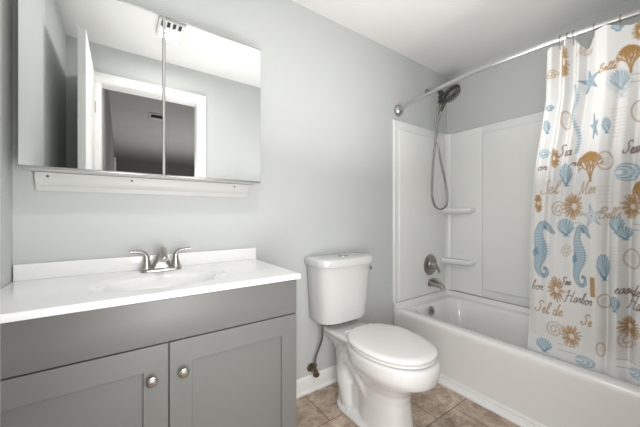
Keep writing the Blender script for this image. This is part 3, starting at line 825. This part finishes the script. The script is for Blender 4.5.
MOTIFS = [
('urchin',1.056,1.798,0.014,0.075,'G'),
('nautilus',1.006,1.759,0.023,0.023,'B'),
('text:Mer',1.125,1.832,0.023,0.021,'L'),
('star',1.135,1.691,0.036,0.051,'U'),
('text:Belle',1.196,1.722,0.027,0.016,'G'),
('fan',1.229,1.656,0.026,0.040,'U'),
('fanl',1.228,1.644,0.037,0.060,'N'),
('coral',1.259,1.746,0.027,0.054,'G'),
('urchin',1.284,1.837,0.018,0.034,'G'),
('fan',1.227,1.868,0.017,0.016,'U'),
('lines',1.280,1.657,0.021,0.015,'D'),
('tail',1.085,1.537,0.010,0.152,'U'),
('ring',1.053,1.538,0.014,0.041,'B'),
('fan',0.994,1.609,0.015,0.014,'U'),
('fan',0.980,1.522,0.012,0.033,'U'),
('nautilus',0.964,1.395,0.020,0.024,'U'),
('star',1.151,1.484,0.013,0.056,'U'),
('fan',1.187,1.479,0.012,0.034,'U'),
('lines',1.221,1.487,0.023,0.057,'L'),
('ring',1.281,1.523,0.024,0.043,'B'),
('text:Seaside',1.274,1.382,0.038,0.028,'D'),
('text:Sea',1.046,1.400,0.026,0.028,'D'),
('text:rb',1.084,1.343,0.018,0.018,'D'),
('urchin',1.007,1.369,0.015,0.043,'G'),
('coral',1.131,1.326,0.033,0.066,'G'),
('shell',1.242,1.277,0.037,0.045,'U'),
('ring',1.179,1.332,0.022,0.039,'B'),
('text:or',0.958,1.337,0.016,0.020,'D'),
('fan',1.043,1.283,0.022,0.056,'U'),
('text:Sel',0.984,1.231,0.036,0.034,'B'),
('text:Mer',1.123,1.220,0.030,0.031,'B'),
('urchin',1.065,1.136,0.036,0.061,'G'),
('nautilus',1.012,1.120,0.027,0.044,'B'),
('urchin',0.932,1.154,0.013,0.046,'G'),
('urchin',1.254,1.131,0.031,0.050,'G'),
('coral',1.280,1.196,0.019,0.045,'G'),
('lines',1.174,1.186,0.025,0.035,'L'),
('staro',1.132,1.089,0.037,0.054,'U'),
('text:Belle',1.191,1.103,0.034,0.026,'B'),
('fan',1.206,1.051,0.024,0.039,'U'),
('fan',1.229,1.013,0.024,0.030,'U'),
('fan',1.033,1.031,0.030,0.044,'U'),
('lines',1.079,1.042,0.018,0.014,'D'),
('lines',1.270,1.042,0.017,0.012,'D'),
('seahorse',0.953,0.911,0.054,0.144,'U'),
('seahorse',1.095,0.893,0.040,0.151,'U'),
('nautilus',1.034,0.915,0.019,0.034,'L'),
('urchin',0.990,0.718,0.032,0.061,'G'),
('text:bor',0.915,0.725,0.026,0.027,'D'),
('text:Sea',1.030,0.767,0.019,0.020,'D'),
('text:Harbor',1.077,0.693,0.051,0.029,'D'),
('text:easide',1.241,0.770,0.038,0.026,'D'),
('text:Har',1.266,0.716,0.028,0.034,'D'),
('block',1.127,0.758,0.008,0.047,'G'),
('fan',1.162,0.852,0.019,0.064,'U'),
('ring',1.251,0.904,0.026,0.043,'B'),
('lines',1.197,0.897,0.019,0.053,'L'),
('ring',1.162,0.697,0.020,0.032,'B'),
('fan',1.197,0.693,0.016,0.036,'U'),
('text:Sel de',0.958,0.613,0.059,0.032,'G'),
('nautilus',0.976,0.504,0.037,0.047,'B'),
('urchin',1.039,0.490,0.038,0.056,'G'),
('lines',1.021,0.418,0.035,0.015,'D'),
('fan',0.927,0.401,0.035,0.038,'U'),
('shell',1.088,0.381,0.036,0.030,'U'),
('text:Se',1.103,0.591,0.021,0.029,'G'),
('urchin',1.238,0.599,0.033,0.044,'G'),
('nautilus',1.229,0.529,0.030,0.045,'B'),
('nautilus',1.256,0.574,0.017,0.026,'B'),
('lines',1.227,0.425,0.030,0.018,'D'),
('shell',1.259,0.400,0.023,0.027,'U'),
('lines',1.156,0.515,0.017,0.056,'L'),
('ring',1.145,0.463,0.013,0.033,'B')
]
for k, cx, cy, rx, ry, c in MOTIFS:
    col = INK[c]
    if k.startswith('text:'): m_text(k[5:], cx, cy, rx, ry, col)
    elif k == 'fanl': m_fan(cx, cy, rx, ry, col, True)
    elif k == 'staro': m_star(cx, cy, rx, ry, col, False)
    else: globals()['m_'+k](cx, cy, rx, ry, col)
# the same prints carry on over the part beyond the picture
for k, cx, cy, rx, ry, c in MOTIFS:
    if cx < 1.13 and not k.startswith('text:') and k != 'tail': globals()['m_'+(k if k != 'fanl' else 'fan')](cx+.40, cy-.05, rx, ry, INK[c])

EDGE = [(.365, .850), (.643, .866), (.963, .882), (1.17, .902), (1.37, .928), (1.489, .952), (1.651, .980), (1.88, .994)]
TOPZ = [(.99, 1.878), (1.02, 1.882), (1.032, 1.890), (1.040, 1.894), (1.050, 1.868), (1.065, 1.893), (1.087, 1.897), (1.100, 1.870), (1.112, 1.851), (1.129, 1.837), (1.142, 1.855), (1.153, 1.886), (1.165, 1.890), (1.192, 1.889), (1.213, 1.880), (1.231, 1.874), (1.263, 1.866), (1.290, 1.876), (1.315, 1.864), (1.335, 1.878), (1.350, 1.868), (1.365, 1.878), (1.378, 1.868), (1.390, 1.878), (1.51, 1.87)]
FT = [(0, .0), (.035, -.016), (.07, .004), (.09, .020), (.115, -.006), (.14, -.026), (.165, .0), (.19, .014), (.22, -.012), (.27, .024), (.33, -.010), (.40, -.028), (.47, -.014), (.58, .010), (.68, -.010), (.78, .018), (.88, -.015), (1, .01)]
FB = [(0, .01), (.05, -.006), (.14, -.016), (.24, -.010), (.34, .002), (.42, -.014), (.455, -.004), (.475, .028), (.50, -.004), (.53, -.022), (.56, .004), (.585, .036), (.615, -.010), (.68, -.026), (.78, .008), (.88, -.02), (1, .01)]
def smooth_tab(tab):
    q = np.linspace(0, 1, 401); v = np.interp(q, [a for a, _ in tab], [b_ for _, b_ in tab])
    kx = np.hanning(17); kx /= kx.sum()
    return q, np.convolve(np.pad(v, 8, 'edge'), kx, 'valid')
QT, VTb = smooth_tab(FT); QB, VBb = smooth_tab(FB)
NQ, NZ = 300, 620
ZB = .312
q = np.linspace(0, 1, NQ)
QQ, SS = np.meshgrid(q, np.linspace(0, 1, NZ))
Yr = 1.400
# height of each row, following the scalloped top edge
ytop = .994+q*(Yr-.994)
zt = np.interp(ytop, [a for a, _ in TOPZ], [b_ for _, b_ in TOPZ])
kz = np.hanning(11); kz /= kz.sum(); zt = np.convolve(np.pad(zt, 5, 'edge'), kz, 'valid')
ZZ = ZB+(zt[None, :]-ZB)*SS
yl = np.interp(ZZ, [a for a, _ in EDGE], [b_ for _, b_ in EDGE])
Yz = 1.335+(Yr-1.335)*np.clip((ZZ-.45)/.5, 0, 1)
YY = yl+QQ*(Yz-yl)
wz = np.clip((ZZ-.5)/1.3, 0, 1)
QF = (YY-yl)/(1.500-yl)
dt = np.interp(QF, QT, VTb); db = np.interp(QF, QB, VBb)
DD = dt*wz+db*(1-wz)
SY = (np.gradient(dt, axis=1)*wz+np.gradient(db, axis=1)*(1-wz))
xr = np.array([rodx(-y) for y in YY.ravel()]).reshape(YY.shape)
low = np.clip((ZZ-.45)/1.44, 0, 1)
XX = 2.172+(np.minimum(xr, 2.02)-2.172)*low
XX = XX+1.5*DD*(1-.70*np.clip((.54-ZZ)/.12, 0, 1))
IX = np.clip(((YY-CY0)/PR), 0, W_-1.01); IZ = np.clip(((ZZ-CZ0)/PR), 0, H_-1.01)
ix, iz = IX.astype(int), IZ.astype(int); fx, fz = (IX-ix)[..., None], (IZ-iz)[..., None]
CC = (IMG[iz, ix]*(1-fx)+IMG[iz, ix+1]*fx)*(1-fz)+(IMG[iz+1, ix]*(1-fx)+IMG[iz+1, ix+1]*fx)*fz
base = Vector((2.06, -1.2, ZB))
co = np.stack([XX-base.x, -YY-base.y, ZZ-base.z], -1).reshape(-1, 3).astype(np.float32)
me = bpy.data.meshes.new('shower_curtain')
idx = np.arange(NQ*NZ).reshape(NZ, NQ)
fa = np.stack([idx[:-1, :-1], idx[1:, :-1], idx[1:, 1:], idx[:-1, 1:]], -1).reshape(-1, 4)
me.vertices.add(len(co)); me.vertices.foreach_set('co', co.ravel())
me.loops.add(fa.size); me.loops.foreach_set('vertex_index', fa.ravel().astype(np.int32))
me.polygons.add(len(fa)); me.polygons.foreach_set('loop_start', np.arange(0, fa.size, 4, dtype=np.int32))
me.polygons.foreach_set('loop_total', np.full(len(fa), 4, np.int32))
me.update(calc_edges=True); me.validate()
me.polygons.foreach_set('use_smooth', np.ones(len(me.polygons), bool))
ca = me.color_attributes.new('print', 'FLOAT_COLOR', 'POINT')
rgba = np.ones((len(co), 4), np.float32); rgba[:, :3] = CC.reshape(-1, 3)
ca.data.foreach_set('color', rgba.ravel())
m = bpy.data.materials.new('printed_cloth'); m.use_nodes = True
nt = m.node_tree; b = nt.nodes['Principled BSDF']
at = nt.nodes.new('ShaderNodeAttribute'); at.attribute_name = 'print'
nt.links.new(at.outputs['Color'], b.inputs['Base Color'])
b.inputs['Roughness'].default_value = .75
tr = nt.nodes.new('ShaderNodeBsdfTranslucent'); nt.links.new(at.outputs['Color'], tr.inputs['Color'])
mxs = nt.nodes.new('ShaderNodeMixShader'); mxs.inputs[0].default_value = .22
nt.links.new(b.outputs[0], mxs.inputs[1]); nt.links.new(tr.outputs[0], mxs.inputs[2])
nt.links.new(mxs.outputs[0], nt.nodes['Material Output'].inputs['Surface'])
me.materials.append(m)
cur = bpy.data.objects.new('shower_curtain', me); COL.objects.link(cur); cur.location = base
tag(cur, 'white shower curtain printed with blue seahorses, shells and gold coral, hung over the tub', 'shower curtain')
